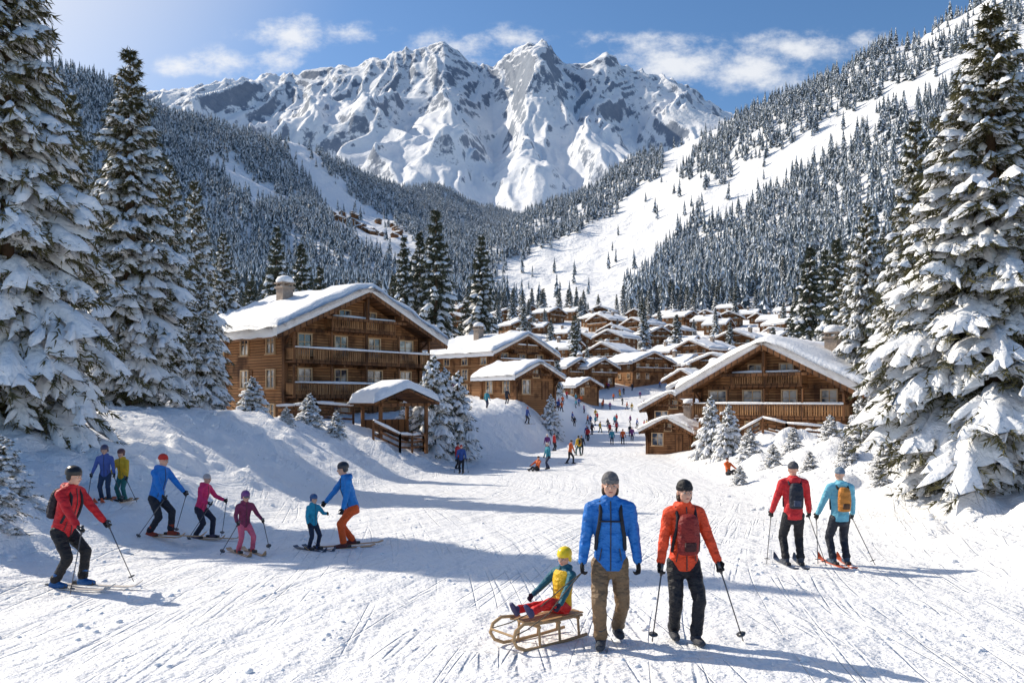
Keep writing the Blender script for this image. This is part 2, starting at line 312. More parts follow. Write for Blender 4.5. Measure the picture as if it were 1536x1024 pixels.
def person(H,jacket,trousers,hat,hat_type='beanie',boots=(40,42,48),gloves=(22,22,26),pelvis=(0,0,.50),lean=0.,side_lean=0.,feet=((-.06,0,0),(.06,0,0)),toe=(0,0),fpitch=(0,0),
           hands=((-.17,-.03,.45),(.17,-.03,.45)),head_yaw=0.,head_pitch=0.,pack=None,packcol=(40,40,45),skis=None,tips=(None,None),goggles=False,hair=None,vox=.014,detail=True,kid=False,female=False,packacc=(200,90,30),vest=None):
    H=float(H); Pt={}; vv=lambda t: Vector(t)*H; D=detail; WR=.0065*H/1.75 if D else 0.
    hs=1.18 if kid else 1.0
    pel=vv(pelvis); Rl=Matrix.Rotation(R_(lean),3,'X')@Matrix.Rotation(R_(side_lean),3,'Y')
    up=Rl@Vector((0,0,1)); rt=Rl@Vector((1,0,0)); fw=Rl@Vector((0,-1,0))
    tl=.30 if not kid else .285
    ch=pel+up*tl*H; nk=pel+up*(tl+.045)*H; sw=.108 if not female else .094
    S=lambda h,rx,ry,off=0.: (pel+up*h*H+fw*off*H,rt*rx*H,fw*ry*H)
    fm=.93 if female else 1.
    secs=[(-.062,.084,.074,0),(-.045,.094,.078,0),(0,.093,.076,0),(.07,.086*fm,.069,0),(.14,.091*fm,.072,.004),(.21,.100*fm,.074,.008),(.265,.098*fm,.066,.004),(.30,.080,.055,0),(.325,.052,.048,0),(.352,.043,.043,.004),(.362,.037,.037,.004)]
    jk=[loft([S(*q) for q in secs],18)]
    sh=[];wr=[];el=[];gl=[]
    for i,s in enumerate((-1,1)):
        a=ch+rt*s*sw*H-up*.016*H; tgt=vv(hands[i]); e,w=ik(a,tgt,.160*H,.142*H,(s*.30,.8,-.35)); sh.append(a);el.append(e);wr.append(w)
        jk+=[cap(a,.041*H,e,.034*H),cap(e,.034*H,e+(w-e)*.93,.027*H),cap(e+(w-e)*.9,.028*H,e+(w-e)*.96,.027*H),cap(ch+rt*s*.03*H,.048*H,a,.041*H)]
        d=(w-e).normalized(); pn_=Vector((-s*.9,-.35,0)); 
        if tips[i] is not None: pn_=Vector((-s*.5,-1,0))
        if D: gl+=hand_shapes(w,(d+Vector((0,-.15,-.25))*.6),pn_,H*.54*(1.1 if kid else 1.),-s)
        else: gl+=hand_shapes(w,d,pn_,H*.62,-s)
        gl.append(cap(w-d*.03*H,.021*H,w,.019*H))
    jk.append(loft([S(.29,.058,.056,-.026),S(.33,.062,.048,-.038),S(.350,.047,.032,-.040)],12))
    Pt['jacket']=fuse('jacket',jk,vox,cloth(jacket),2,WR); Pt['gloves']=fuse('gloves',gl,.0065 if D else .012,cloth(gloves),1)
    if vest: Pt['vest']=fuse('vest',[loft([S(h,a+.010,b_+.010,o) for h,a,b_,o in secs[1:8]],18)],vox,cloth(vest),2,WR*.6)
    tr=[loft([S(-.11,.060,.060),S(-.08,.082,.070),S(-.02,.086,.070),S(.05,.080,.062)],16)]; bt=[]; ank=[]
    for i,s in enumerate((-1,1)):
        hp=pel+rt*s*.050*H-up*.03*H; f=vv(feet[i]); th=R_(toe[i]); fp=R_(fpitch[i]); fv=Vector((math.sin(th)*math.cos(fp),-math.cos(th)*math.cos(fp),math.sin(fp)))
        an=f+Vector((0,0,.055*H)); k,an=ik(hp,an,.232*H,.222*H,(s*.12+math.sin(th)*.5,-1,0.25)); ank.append((f,fv))
        shd=(k-an).normalized()
        tr+=[cap(hp,.058*H,k,.042*H),cap(k,.042*H,an+shd*.05*H,.037*H),cap(an+shd*.06*H,.037*H,an+shd*.022*H,.041*H)]
        fu=fv.cross(Vector((1,0,0)) if abs(fv.x)<.7 else Vector((0,1,0))).normalized(); 
        if fu.z<0: fu=-fu
        side=fv.cross(fu).normalized()
        b0=an-fu*.028*H
        bt+=[cap(an+shd*.075*H,.036*H,an,.034*H),loft([(b0-fv*.040*H,side*.020*H,fu*.022*H),(b0-fv*.03*H,side*.028*H,fu*.028*H),(b0+fv*.03*H,side*.029*H,fu*.029*H),(b0+fv*.07*H,side*.029*H,fu*.023*H),(b0+fv*.10*H,side*.023*H,fu*.018*H),(b0+fv*.108*H,side*.012*H,fu*.010*H)],12)]
    Pt['trousers']=fuse('trousers',tr,vox,cloth(trousers),2,WR*1.2); Pt['boots']=fuse('boots',bt,.012 if D else .02,cloth(boots),1)
    Rh=Matrix.Rotation(R_(head_yaw),3,'Z')@Matrix.Rotation(R_(lean*.35+head_pitch),3,'X'); hc=nk+up*.058*H*hs+Vector((0,-.010*H,.012*H))
    q=lambda x,y,z: hc+Rh@Vector((x,y,z))*H*hs
    e_=lambda x,y,z,a,b,c:ell(q(x,y,z),a*H*hs,b*H*hs,c*H*hs,Rh)
    hd=[e_(0,.004,.012,.043,.054,.050),e_(0,-.008,-.020,.036,.044,.042),e_(0,-.020,-.045,.022,.026,.020),e_(-.020,-.030,-.012,.016,.016,.016),e_(.020,-.030,-.012,.016,.016,.016),
        cap(nk-up*.03*H,.030*H,q(0,.008,-.02),.029*H),cap(q(0,-.050,.006),.0050*H,q(0,-.060,-.014),.0080*H,8),e_(-.044,.004,-.004,.006,.012,.017),e_(.044,.004,-.004,.006,.012,.017),cap(q(-.022,-.046,.012),.006*H,q(.022,-.046,.012),.006*H,8)]
    Pt['head']=fuse('head',hd,.0055 if D else .012,M_skin,1)
    if D:
        Pt['eyes']=raw('eyes',[e_(s*.0185,-.0475,.001,.0075,.004,.0042) for s in(-1,1)],M_eye)
        Pt['pupils']=raw('pupils',[e_(s*.0185,-.0508,.001,.0038,.0018,.0038) for s in(-1,1)],M_black)
        Pt['mouth']=raw('mouth',[e_(0,-.0495,-.0335,.0135,.0035,.0035)],M_lip)
        Pt['eyebrows']=raw('eyebrows',[cap(q(s*.010,-.053,.011),.0022*H,q(s*.027,-.047,.012),.0020*H,6) for s in(-1,1)],cloth((60,42,32)))
    if hat_type=='beanie':
        Pt['beanie']=fuse('beanie',[loft([(q(0,.006,z),Rh@Vector((a,0,0))*H*hs,Rh@Vector((0,b_,0))*H*hs) for z,a,b_ in ((.010,.046,.056),(.014,.0500,.060),(.034,.0510,.061),(.038,.0475,.0575),(.056,.043,.052),(.070,.031,.039),(.079,.014,.018),(.081,.004,.005))],18)],.008 if D else .014,cloth(hat),1)
    else:
        Pt['helmet']=fuse('helmet',[loft([(q(0,.010,z),Rh@Vector((a,0,0))*H*hs,Rh@Vector((0,b_,0))*H*hs) for z,a,b_ in ((.012,.052,.060),(.018,.057,.067),(.045,.056,.066),(.068,.046,.055),(.082,.030,.037),(.090,.008,.01))],18),e_(-.048,.012,-.004,.010,.022,.028),e_(.048,.012,-.004,.010,.022,.028),e_(0,.035,-.005,.040,.030,.030)],.008 if D else .014,simple('helmet_shell',col(*hat),.3,6,.1,0,.5),1)
    if goggles:
        Pt['goggles']=raw('goggles',[loft([(q(0,-.030,z),Rh@Vector((a,0,0))*H*hs,Rh@Vector((0,.030,0))*H*hs) for z,a in ((-.010,.026),(-.006,.034),(.012,.036),(.017,.030))],16)],M_gogg)
    if hair and D:
        Pt['hair']=fuse('hair',[e_(0,.020,-.012,.045,.045,.040),e_(-.036,.012,-.03,.014,.022,.03),e_(.036,.012,-.03,.014,.022,.03)],.008,cloth(hair),1)
    if D:
        fr=lambda h,rx: pel+up*h*H+fw*rx*H
        Pt['zip']=raw('zip',[cap(fr(a,b_),.0035*H,fr(c,d_),.0035*H,6) for a,b_,c,d_ in ((-.05,.080,0,.078),(0,.078,.07,.071),(.07,.071,.14,.078),(.14,.078,.21,.084),(.21,.084,.265,.072),(.265,.072,.33,.050))],M_black)
        if not vest:
            Pt['pocket_zips']=raw('pocket_zips',[cap(pel+up*.0*H+rt*s*.062*H+fw*.062*H,.003*H,pel+up*.065*H+rt*s*.050*H+fw*.064*H,.003*H,6) for s in(-1,1)],M_black)
    if pack:
        sgn=-1 if pack in('back',) else 1
        bc=lambda h,x,dpt: pel+up*h*H+rt*x*H+fw*sgn*dpt*H
        st=[]
        if pack in('back','front'):
            pk=[loft([(bc(h,0,.078+o),rt*a*H,fw*b_*H) for h,a,b_,o in ((.05,.050,.030,.02),(.06,.066,.044,.022),(.16,.070,.050,.026),(.25,.064,.044,.022),(.285,.050,.032,.016),(.295,.03,.02,.012))],10),
                loft([(bc(h,0,.135),rt*a*H,fw*.018*H) for h,a in ((.065,.035),(.075,.046),(.14,.048),(.155,.036))],8)]
            Pt['backpack']=fuse('backpack',pk,.010 if D else .018,cloth(packcol),1)
            st+=[cap(bc(.165,-.052,.122),.0045*H,bc(.165,.052,.122),.0045*H,6),cap(bc(.26,-.02,.12),.005*H,bc(.26,.02,.12),.005*H,6),cap(bc(.07,-.045,.112),.004*H,bc(.27,-.040,.112),.004*H,6),cap(bc(.07,.045,.112),.004*H,bc(.27,.040,.112),.004*H,6)]
            Pt['pack_pocket']=raw('pack_pocket',[loft([(bc(h,0,.150),rt*a*H,fw*.006*H) for h,a in ((.08,.028),(.085,.036),(.130,.036),(.135,.028))],8)],cloth(packacc))
        for s in(-1,1):
            pts=[pel+up*.06*H+rt*s*.082*H+fw*.037*H,pel+up*.13*H+rt*s*.078*H+fw*.058*H,pel+up*.21*H+rt*s*.064*H+fw*.076*H,pel+up*.27*H+rt*s*.056*H+fw*.063*H,pel+up*.322*H+rt*s*.058*H+fw*.02*H,pel+up*.325*H+rt*s*.056*H-fw*.02*H,pel+up*.28*H+rt*s*.055*H-fw*.07*H]
            for a,b_ in zip(pts[:-1],pts[1:]): st.append(cap(a,.0105*H,b_,.0105*H,8))
        if pack=='straps': st.append(cap(pel+up*.225*H+rt*-.062*H+fw*.083*H,.005*H,pel+up*.225*H+rt*.062*H+fw*.083*H,.005*H,6))
        Pt['straps']=raw('straps',st,M_strap)
    if skis:
        L=skis; b=MB(); bb=MB()
        for i,(f,fv) in enumerate(ank):
            fv=Vector((fv.x,fv.y,0)).normalized(); sd=Vector((-fv.y,fv.x,0)); P=[]
            N=14
            for k in range(N+1):
                t=k/N; s=(t-.45)*L; z=.014+ (0.10*max(0,(t-.88)/.12)**2)+(.03*max(0,(.06-t)/.06)**2); w=.045*(1.12-.35*math.sin(t*math.pi))*(1 if t<.93 else 1-.75*((t-.93)/.07)**2)
                c=f+fv*s; c=Vector((c.x,c.y,f.z+z)); P.append((c,w))
            V=[];Fs=[]
            for c,w in P: V+=[c-sd*w,c+sd*w,c+sd*w-Vector((0,0,.014)),c-sd*w-Vector((0,0,.014))]
            for k in range(N): 
                for j in range(4): Fs.append((4*k+j,4*k+(j+1)%4,4*k+4+(j+1)%4,4*k+4+j))
            Fs+=[(0,1,2,3),(4*N,4*N+3,4*N+2,4*N+1)]; b.add(V,Fs)
            yaw=math.atan2(fv.y,fv.x)
            for o in(-.10,.14): bb.box(f+fv*o*H/1.75+Vector((0,0,.035)),(.09,.07,.05),0,rz=yaw)
        Pt['skis']=b.mesh('skis',[simple('ski_top',col(*random.choice([(190,150,110),(200,90,50),(60,70,90),(220,210,200)])),.35,3,.3,0,.5)]); Pt['bindings']=bb.mesh('bindings',[M_black])
    pl=MB()
    for i,t in enumerate(tips):
        if t is None: continue
        s=(-1,1)[i]; w=wr[i]; e=el[i]; d=(w-e).normalized(); g0=w+(d+Vector((0,-.15,-.25))*.6).normalized()*.05*H*.9+Vector((-s*.3,-.8,0)).normalized()*.018*H
        tp=vv(t); ax=(tp-g0).normalized(); pl.tube([g0-ax*.07,g0+ax*.06],[.017,.015],8); pl.tube([g0,tp],[.0085,.0065],6); pl.tube([tp-ax*.09,tp-ax*.075],[.05,.045],10)
    if pl.v: Pt['ski_poles']=pl.mesh('ski_poles',[M_pole],True)
    return Pt
PUT=[]
def put(name,P,x,y,yaw,z=None,s=1.): PUT.append((name,P,x,y,yaw,z,s))
man=person(1.83,(28,112,196),(126,102,76),(104,102,104),pelvis=(0,0,.495),lean=3,feet=((-.055,-.07,.0),(.05,.12,.012)),toe=(-6,8),hands=((-.160,-.05,.46),(.160,-.02,.455)),pack='straps',boots=(52,60,72),vox=.010,hair=(70,55,45))
put('walking_man',man,X(915,8.35),8.35,-4)
wom=person(1.70,(232,76,38),(30,31,38),(28,28,32),pelvis=(0,0,.50),lean=3,feet=((-.05,.04,.0),(.055,-.08,0)),toe=(-5,5),hands=((-.165,-.09,.50),(.185,-.10,.50)),pack='front',packcol=(130,32,30),packacc=(60,20,24),tips=((-.20,-.02,.0),(.36,-.05,.0)),boots=(60,62,70),vox=.010,female=True,hair=(60,42,32),head_yaw=5)
put('walking_woman',wom,X(1025,8.4),8.4,4)
def sled():
    P={}; b=MB(); 
    for s in(-1,1):
        pts=[(s*.20,.55,.03),(s*.20,.2,.018),(s*.20,-.25,.018),(s*.20,-.45,.03),(s*.205,-.58,.09),(s*.21,-.64,.18),(s*.21,-.60,.28),(s*.205,-.48,.335),(s*.20,-.34,.32),(s*.20,-.2,.30)]
        b.tube(pts,.021,8)
        b.tube([(s*.17,-.36,.30),(s*.17,0,.275),(s*.17,.5,.27)],.017,8)
        for y in(-.22,.1,.42): b.tube([(s*.20,y,.02),(s*.175,y,.275)],.016,8)
    for y in(-.22,.1,.42): b.tube([(-.20,y,.25),(.20,y,.25)],.018,8)
    b.tube([(-.21,-.63,.22),(.21,-.63,.22)],.015,8)
    for k in range(5): b.box((-.14+.07*k,.10,.295),(.05,.86,.016),0)
    P['frame']=b.mesh('frame',[simple('ash_wood',(.42,.27,.14,1),.5,12,.3,.002)],False)
    return P
SX,SY=X(814,8.5),8.5; sy=-50; SS=.88
sl=place('wooden_sled',sled(),SX,SY,R_(sy),z=gz(SX,SY)-.005,s=SS)
kid=person(1.18,(28,98,118),(212,30,34),(240,208,30),'helmet',pelvis=(0,.10,.085),lean=-6,feet=((-.09,-.37,.03),(.08,-.33,.04)),fpitch=(55,55),hands=((-.17,-.12,.15),(.17,-.08,.13)),kid=True,vox=.009,boots=(70,70,110),gloves=(25,30,60),head_pitch=10,head_yaw=14,vest=(230,184,30))
f=Matrix.Rotation(R_(sy),3,'Z')@Vector((0,.16,0)); put('child_on_sled',kid,SX+f.x,SY+f.y,sy,z=gz(SX,SY)+.258)
rp=MB(); Rm=Matrix.Rotation(R_(sy),3,'Z'); a=Vector((SX,SY,gz(SX,SY)))
hx=Vector((X(915,8.35)-.30,8.33,gz(1,8.35)+.76))
for s in(-1,1):
    p0=a+Rm@Vector((s*.21,-.63,.22))*SS; mid=(p0+hx)/2-Vector((0,0,.10)); rp.tube([p0,p0*.6+mid*.4-Vector((0,0,.02)),mid,mid*.4+hx*.6+Vector((0,0,.01)),hx],.006,6)
link(bpy.data.objects.new('sled_rope',rp.mesh('rope',[simple('rope',(.10,.08,.06,1),.8,30,.2,0)],True)))
p=person(1.78,(205,40,48),(26,27,34),(70,72,80),pelvis=(0,0,.50),feet=((-.07,0,0),(.07,0,0)),toe=(-4,6),hands=((-.18,-.10,.49),(.18,-.10,.49)),pack='back',packcol=(34,38,52),packacc=(60,70,95),skis=1.0,tips=((-.30,.03,0),(.24,-.05,0)),vox=.014,boots=(70,75,85))
put('skier',p,X(1190,13.7),13.7,176)
p=person(1.70,(110,186,212),(34,40,54),(110,130,150),pelvis=(0,0,.50),feet=((-.07,0,0),(.07,0,0)),toe=(-8,4),hands=((-.18,-.10,.50),(.19,-.10,.50)),pack='back',packcol=(200,130,54),packacc=(90,60,40),skis=1.0,tips=((-.34,.05,0),(.22,-.02,0)),vox=.014,boots=(70,90,110))
put('skier',p,X(1260,13.9),13.9,182)
p=person(1.80,(196,30,40),(24,24,30),(24,24,28),'helmet',feet=((-.07,.04,0),(.07,-.10,0)),hands=((-.16,-.24,.50),(.17,-.22,.50)),pack='back',packcol=(38,30,40),packacc=(60,40,50),skis=1.75,tips=((-.22,-.22,0),(.26,-.42,0)),boots=(30,90,150),vox=.012,lean=13,pelvis=(0,.02,.475))
put('skier',p,X(98,11.5),11.5,80)
p=person(1.72,(32,122,208),(28,32,44),(196,46,38),feet=((-.07,.06,0),(.07,-.12,0)),hands=((-.18,-.20,.50),(.17,-.22,.50)),skis=1.5,tips=((-.24,.10,0),(.24,-.05,0)),lean=12,pelvis=(0,.02,.47),boots=(150,60,40))
put('skier',p,X(237,16.),16.,75)
p=person(1.45,(224,46,108),(36,40,58),(190,180,180),feet=((-.07,.06,0),(.07,-.12,0)),hands=((-.18,-.22,.55),(.17,-.24,.55)),skis=1.3,tips=((-.28,.05,0),(.26,-.15,0)),lean=14,pelvis=(0,.02,.465),boots=(90,80,100),female=True)
put('child_skier',p,X(303,17.),17.,75)
p=person(1.20,(128,46,82),(220,104,130),(110,60,120),'helmet',feet=((-.10,.0,0),(.10,-.06,0)),hands=((-.20,-.20,.52),(.20,-.18,.52)),skis=1.1,tips=((-.34,.1,0),(.42,.05,0)),lean=8,pelvis=(0,.02,.46),boots=(200,80,60),kid=True,goggles=True)
put('child_skier',p,X(367,14.9),14.9,40)
p=person(1.06,(34,150,182),(26,40,66),(40,80,130),'helmet',feet=((-.08,.0,0),(.08,-.04,0)),hands=((-.19,-.12,.50),(.14,-.24,.66)),skis=1.0,lean=4,boots=(60,90,150),kid=True)
put('child_skier',p,X(469,15.4),15.4,50)
p=person(1.76,(36,130,208),(236,92,30),(34,38,50),'helmet',feet=((-.10,.10,0),(.09,-.06,0)),hands=((-.16,-.24,.44),(.18,-.10,.42)),skis=1.4,lean=14,pelvis=(0,.06,.465),boots=(90,40,40))
put('skier',p,X(520,15.8),15.8,-62)
p=person(1.22,(78,100,170),(40,60,90),(60,60,90),'helmet',hands=((-.19,-.10,.5),(.19,-.14,.5)),skis=.9,lean=6,kid=True,tips=((-.3,0,0),(.3,0,0))); put('child_skier',p,X(158,17.6),17.6,10)
p=person(1.18,(226,180,44),(40,110,110),(90,50,50),'helmet',hands=((-.19,-.12,.5),(.19,-.14,.5)),skis=.9,lean=6,kid=True,tips=((-.3,0,0),(.3,0,0))); put('child_skier',p,X(184,17.9),17.9,-10)
cols_=[((190,44,44),(30,30,40),(40,40,50)),((40,76,150),(30,30,40),(160,40,40)),((220,178,50),(50,90,90),(40,40,40)),((40,45,60),(30,32,44),(90,90,95)),((60,150,170),(40,50,80),(200,190,180)),((210,96,40),(40,40,46),(30,30,34)),((104,50,114),(60,60,70),(230,220,210))]
PR=[]
for i,(a,b_,c) in enumerate(cols_):
    st=.03+.05*(i%3)
    PR.append(person(1.72,a,b_,c,'beanie' if i%2 else 'helmet',feet=((-.06,st,0),(.06,-st,0)),hands=((-.18,-.06-.05*(i%2),.46),(.18,-.02-.1*(i%2),.47)),lean=3+5*(i%2),pack='back' if i in(2,3) else None,packcol=(40,40,50),skis=1.5 if i in(1,2,5) else None,tips=((-.25,0,0),(.25,0,0)) if i in(1,2,5) else (None,None),vox=.026,detail=False))
PEO=[(580,24),(586,24),(613,30),(634,34),(648,38),(641,36),(680,20),(686,40),(692,43),(744,16),(774,18),(822,40),(855,36),(821,28),(831,27),(858,15),(868,30),(872,29),(918,23),(934,23),(838,16),(850,13),(886,14),(893,13),(912,15),(922,14),(940,12),(960,11),(966,16),(975,16),(930,11),(948,10.5),(864,13),(900,10),(915,12),(990,13),(955,15),(1010,26),(1022,25),(995,22),(872,12),(930,9.5),(905,11.5),(880,20),(900,17),(945,19),(835,22),(970,12),(984,11.5),(925,17),(790,26),(800,20),(760,24),(730,27)]
r2=random.Random(12)
for k in range(48): h=r2.choice([10,10.5,11,12,12.5,13.5,14.5,16,18,21]); PEO.append((r2.uniform(855,1000) if h<14 else r2.uniform(790,985),h*r2.uniform(.95,1.05)))
for i,(px,h) in enumerate(PEO):
    d=F*1.72/h; put('skier' if i%7 in(1,2,5) else 'pedestrian',PR[i%7],X(px,d),d,random.choice([0,180,150,-150,60,-60,30]))
sit=person(1.6,(224,100,36),(40,40,48),(60,40,40),pelvis=(0,.1,.08),lean=-8,feet=((-.09,-.32,.0),(.09,-.30,.0)),fpitch=(40,40),hands=((-.17,-.12,.2),(.17,-.12,.2)),vox=.026,detail=False)
put('sitting_skier',sit,X(804,50),50,-40); put('sitting_skier',sit,X(1095,42),42,20)
bpy.data.objects.remove(_tmp)
for (name,P,x,y,yaw,z,s) in PUT: place(name,P,x,y,R_(yaw),z=(gz(x,y)+.01) if z is None else z,s=s)
# ---------------------------------------------------------------- ground sheet
def build_ground():
    ya=np.arange(-20,34,.14); yb=np.geomspace(34,150,260)[1:]; yc=np.geomspace(150,3000,300)[1:]; yd=np.arange(3011,5720,11); ye=np.linspace(5800,9000,20)
    Y=np.concatenate([ya,yb,yc,yd,ye]); uc=np.linspace(-.78,.78,860); ul=-np.geomspace(.79,3.2,30)[::-1]; U=np.concatenate([ul,uc,-ul[::-1]])
    yy,uu=np.meshgrid(Y,U,indexing='ij'); xx=uu*(yy+25)
    zz=Hh(xx.ravel(),yy.ravel()).reshape(xx.shape)
    V=np.stack([xx,yy,zz],-1).reshape(-1,3); nr,nc=xx.shape
    def rows(a,b): 
        i=np.arange(a,b)[:,None]*nc+np.arange(nc-1)[None,:]; return np.stack([i,i+1,i+nc+1,i+nc],-1).reshape(-1,4)
    i1=int(np.searchsorted(Y,230)); i2=int(np.searchsorted(Y,2900))
    me=npmesh('snow_ground',V,[(rows(0,i1),0),(rows(i1,i2),1),(rows(i2,nr-1),2)])
    for m in (M_gA,M_gB,M_gC): me.materials.append(m)
    link(bpy.data.objects.new('snow_ground',me))
build_ground()
def clumps():
    r=np.random.RandomState(9); bm=bmesh.new(); bmesh.ops.create_icosphere(bm,subdivisions=1,radius=1); bv=np.array([v.co[:] for v in bm.verts]); bf=np.array([[v.index for v in f.verts] for f in bm.faces]); bm.free()
    n=5200; y=5+30*r.rand(n)**1.3; x=(r.rand(n)*2-1)*(y*.72+1)
    d=fbm(x/1.4,y/2.2,3,33); k=d>.12; x,y=x[k],y[k]; z=Hh(x,y); n=len(x); s=.008+.032*r.rand(n)**3*(1+1.5*(np.abs(x)>7))
    V=bv[None]*(.7+.6*r.rand(n,len(bv),1))*s[:,None,None]*np.array([1.3,1.3,.75]); V+=np.stack([x,y,z+s*.25],1)[:,None,:]
    f=bf[None]+(np.arange(n)*len(bv))[:,None,None]
    me=npmesh('snow_clumps',V.reshape(-1,3),[(f.reshape(-1,3),0)]); me.materials.append(M_snow); link(bpy.data.objects.new('snow_clumps',me))
clumps()
# ---------------------------------------------------------------- conifers
def conifer(seed,H,R,nwh,nb,ntw,ntuft,ntri,tl,tw_,pads,mats,base=.06):
    r=np.random.RandomState(seed); G=[];S=[];SF=[];so=0
    def pad(P,lat,w,th,dr):
        nonlocal so
        n=len(P); s=np.linspace(0,1,n); env=np.sqrt(np.clip(1-(2*s-1)**4,0,1)); wd=w*env*(.45+1.1*r.rand(n)); wd[0]*=.3; 
        cs=np.array([-1,-.55,0,.55,1.]); 
        jz=(r.rand(n,5)-.5)*th*.6
        q=P[:,None,:]+lat[None,None,:]*((cs[None,:,None]+(r.rand(n,5,1)-.5)*.35)*wd[:,None,None])
        q[:,:,2]+= (th*env)[:,None]*(1-cs**2)[None,:]+.02-dr*wd[:,None]*(cs**2)[None,:]+jz
        S.append(q.reshape(-1,3)); i=np.arange(n-1)[:,None]*5+np.arange(4)[None,:]
        SF.append(np.stack([i,i+1,i+6,i+5],-1).reshape(-1,4)+so); so+=n*5
    for wi in range(nwh):
        f=wi/(nwh-1.); h=H*(base+(.985-base)*(f**.92)); rad=R*((1-f)**.82)*(.97 if f>.1 else .72+2.5*f)+.12
        n=nb if f<.85 else max(4,nb-3); a0=r.rand()*6.28
        for k in range(n):
            a=a0+k*6.283/n+(r.rand()-.5)*.7; L=rad*(.58+.62*r.rand()); hh=h+(r.rand()-.5)*H/nwh*1.3
            o=np.array([math.cos(a),math.sin(a),0.]); lat=np.array([-math.sin(a),math.cos(a),0.])
            up=.42*f+.04-.12*(1-f); dr=.34+.25*(1-f)+.18*r.rand()
            path=lambda t: np.array([0,0,hh])+o*(L*t)[...,None]*np.array([1,1,1.])+np.array([0,0,1.])*(L*(up*t-dr*t*t+.14*t**4))[...,None]
            T=np.linspace(.12,1.0,ntw)
            for side in (-1,1):
                for t in T:
                    if r.rand()<.12: continue
                    p=path(np.array([t]))[0]; ln=L*(.42*(1-t)**.7+.12)*(.7+.5*r.rand())
                    d=o*.75+lat*side*(.85 if t<.97 else .1); d=d/np.linalg.norm(d); d[2]-=.35+.3*r.rand()
                    m=max(2,int(ntuft*ln/(.35*R)+1.5)); s=(np.arange(m)+r.rand(m)*.8)/m
                    Q=p+d*(ln*s)[:,None]; Q[:,2]-=.22*ln*s*s
                    Q=np.repeat(Q,ntri,0); rd=r.randn(len(Q),3); D=d*.9+rd*.6; D[:,2]-=.22; D/=np.linalg.norm(D,axis=1)[:,None]
                    sd=np.cross(D,r.randn(len(Q),3)); sd/=np.linalg.norm(sd,axis=1)[:,None]+1e-6
                    l=tl*(.6+.7*r.rand(len(Q)))[:,None]
                    G.append(np.stack([Q-sd*tw_,Q+sd*tw_,Q+D*l],1).reshape(-1,3))
                    if pads>1 and ln>.20*L and r.rand()<.60:
                        ss=np.linspace(.12,1.03,5); PP=p+d*(ln*ss)[:,None]; PP[:,2]-=.22*ln*ss*ss; l2=np.cross(d,[0,0,1.]); l2/=np.linalg.norm(l2)
                        pad(PP,l2,.04+.12*ln,.06+.08*ln,.5)
            if r.rand()<(.9 if pads>1 else .92):
                tt=np.linspace(.2+.35*r.rand(),1.02,7); pad(path(tt),lat,(.05+.10*L)*(1 if pads>1 else 1.5),.08+.065*L,.5)
    nt=9; ts=np.linspace(0,1,8); TV=[];TF=[]
    for i,t in enumerate(ts):
        rr=(H*.017+.03)*(1-t)**.8+.01
        for k in range(nt): TV.append((rr*math.cos(k*6.283/nt),rr*math.sin(k*6.283/nt),H*t*.99-.4*(t==0)))
    for i in range(7):
        for k in range(nt): TF.append((i*nt+k,i*nt+(k+1)%nt,(i+1)*nt+(k+1)%nt,(i+1)*nt+k))
    G=np.concatenate(G); S=np.concatenate(S); SF=np.concatenate(SF); TV=np.array(TV); TF=np.array(TF)
    V=np.concatenate([G,S,TV]); g=np.arange(len(G)).reshape(-1,3)
    me=npmesh('conifer',V,[(g,0),(SF+len(G),1),(TF+len(G)+len(S),2)])
    for m in mats: me.materials.append(m)
    return me
mm=[M_need,M_snow,M_bark]; m2=[M_needm,M_snow,M_bark]
HERO=[conifer(11,14,3.15,31,9,8,8,3,.25,.024,2,mm),conifer(12,15,2.6,35,8,8,7,3,.24,.024,2,mm),conifer(14,14,2.75,30,8,8,8,3,.25,.024,2,mm)]
MID=[conifer(21,14,2.8,24,8,5,3,3,.42,.05,1,m2),conifer(22,14,2.35,25,7,5,3,3,.42,.05,1,m2),conifer(23,14,2.6,22,8,5,3,3,.42,.05,1,m2)]
SML=[conifer(31,4.5,1.5,16,8,6,5,3,.14,.015,2,mm,.03)]
def lowtree(seed,tiers,seg,R):
    r=np.random.RandomState(seed); V=[];F0=[];F1=[]
    for i in range(tiers):
        f=i/tiers; zt=(.10+.90*((i+1.7)/(tiers+.7))); zt=min(zt,1.); zb=.06+.94*f*.97
        rad=R*(1-f)**.85*(.9+.2*r.rand()); b=len(V); V.append((0,0,zt)); a0=r.rand()*6
        for k in range(seg):
            q=rad*(1.0 if k%2==0 else .55)*(.75+.45*r.rand()); a=a0+k*6.283/seg; V.append((q*math.cos(a),q*math.sin(a),zb-(0.02 if k%2==0 else -.025)+r.randn()*.008))
        for k in range(seg):
            (F1 if r.rand()<.40 else F0).append((b,b+1+k,b+1+(k+1)%seg))
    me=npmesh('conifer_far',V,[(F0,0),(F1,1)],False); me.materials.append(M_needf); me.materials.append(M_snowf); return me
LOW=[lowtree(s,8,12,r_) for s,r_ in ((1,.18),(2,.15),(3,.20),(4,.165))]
def tree(me,x,y,h,base,rot=None,name='snowy_conifer_tree',wx=1.):
    o=link(bpy.data.objects.new(name,me)); s=h/base; o.scale=(s*wx,s*wx,s); o.location=(x,y,gz(x,y)-.15); o.rotation_euler=(0,0,random.random()*6.28 if rot is None else rot); return o
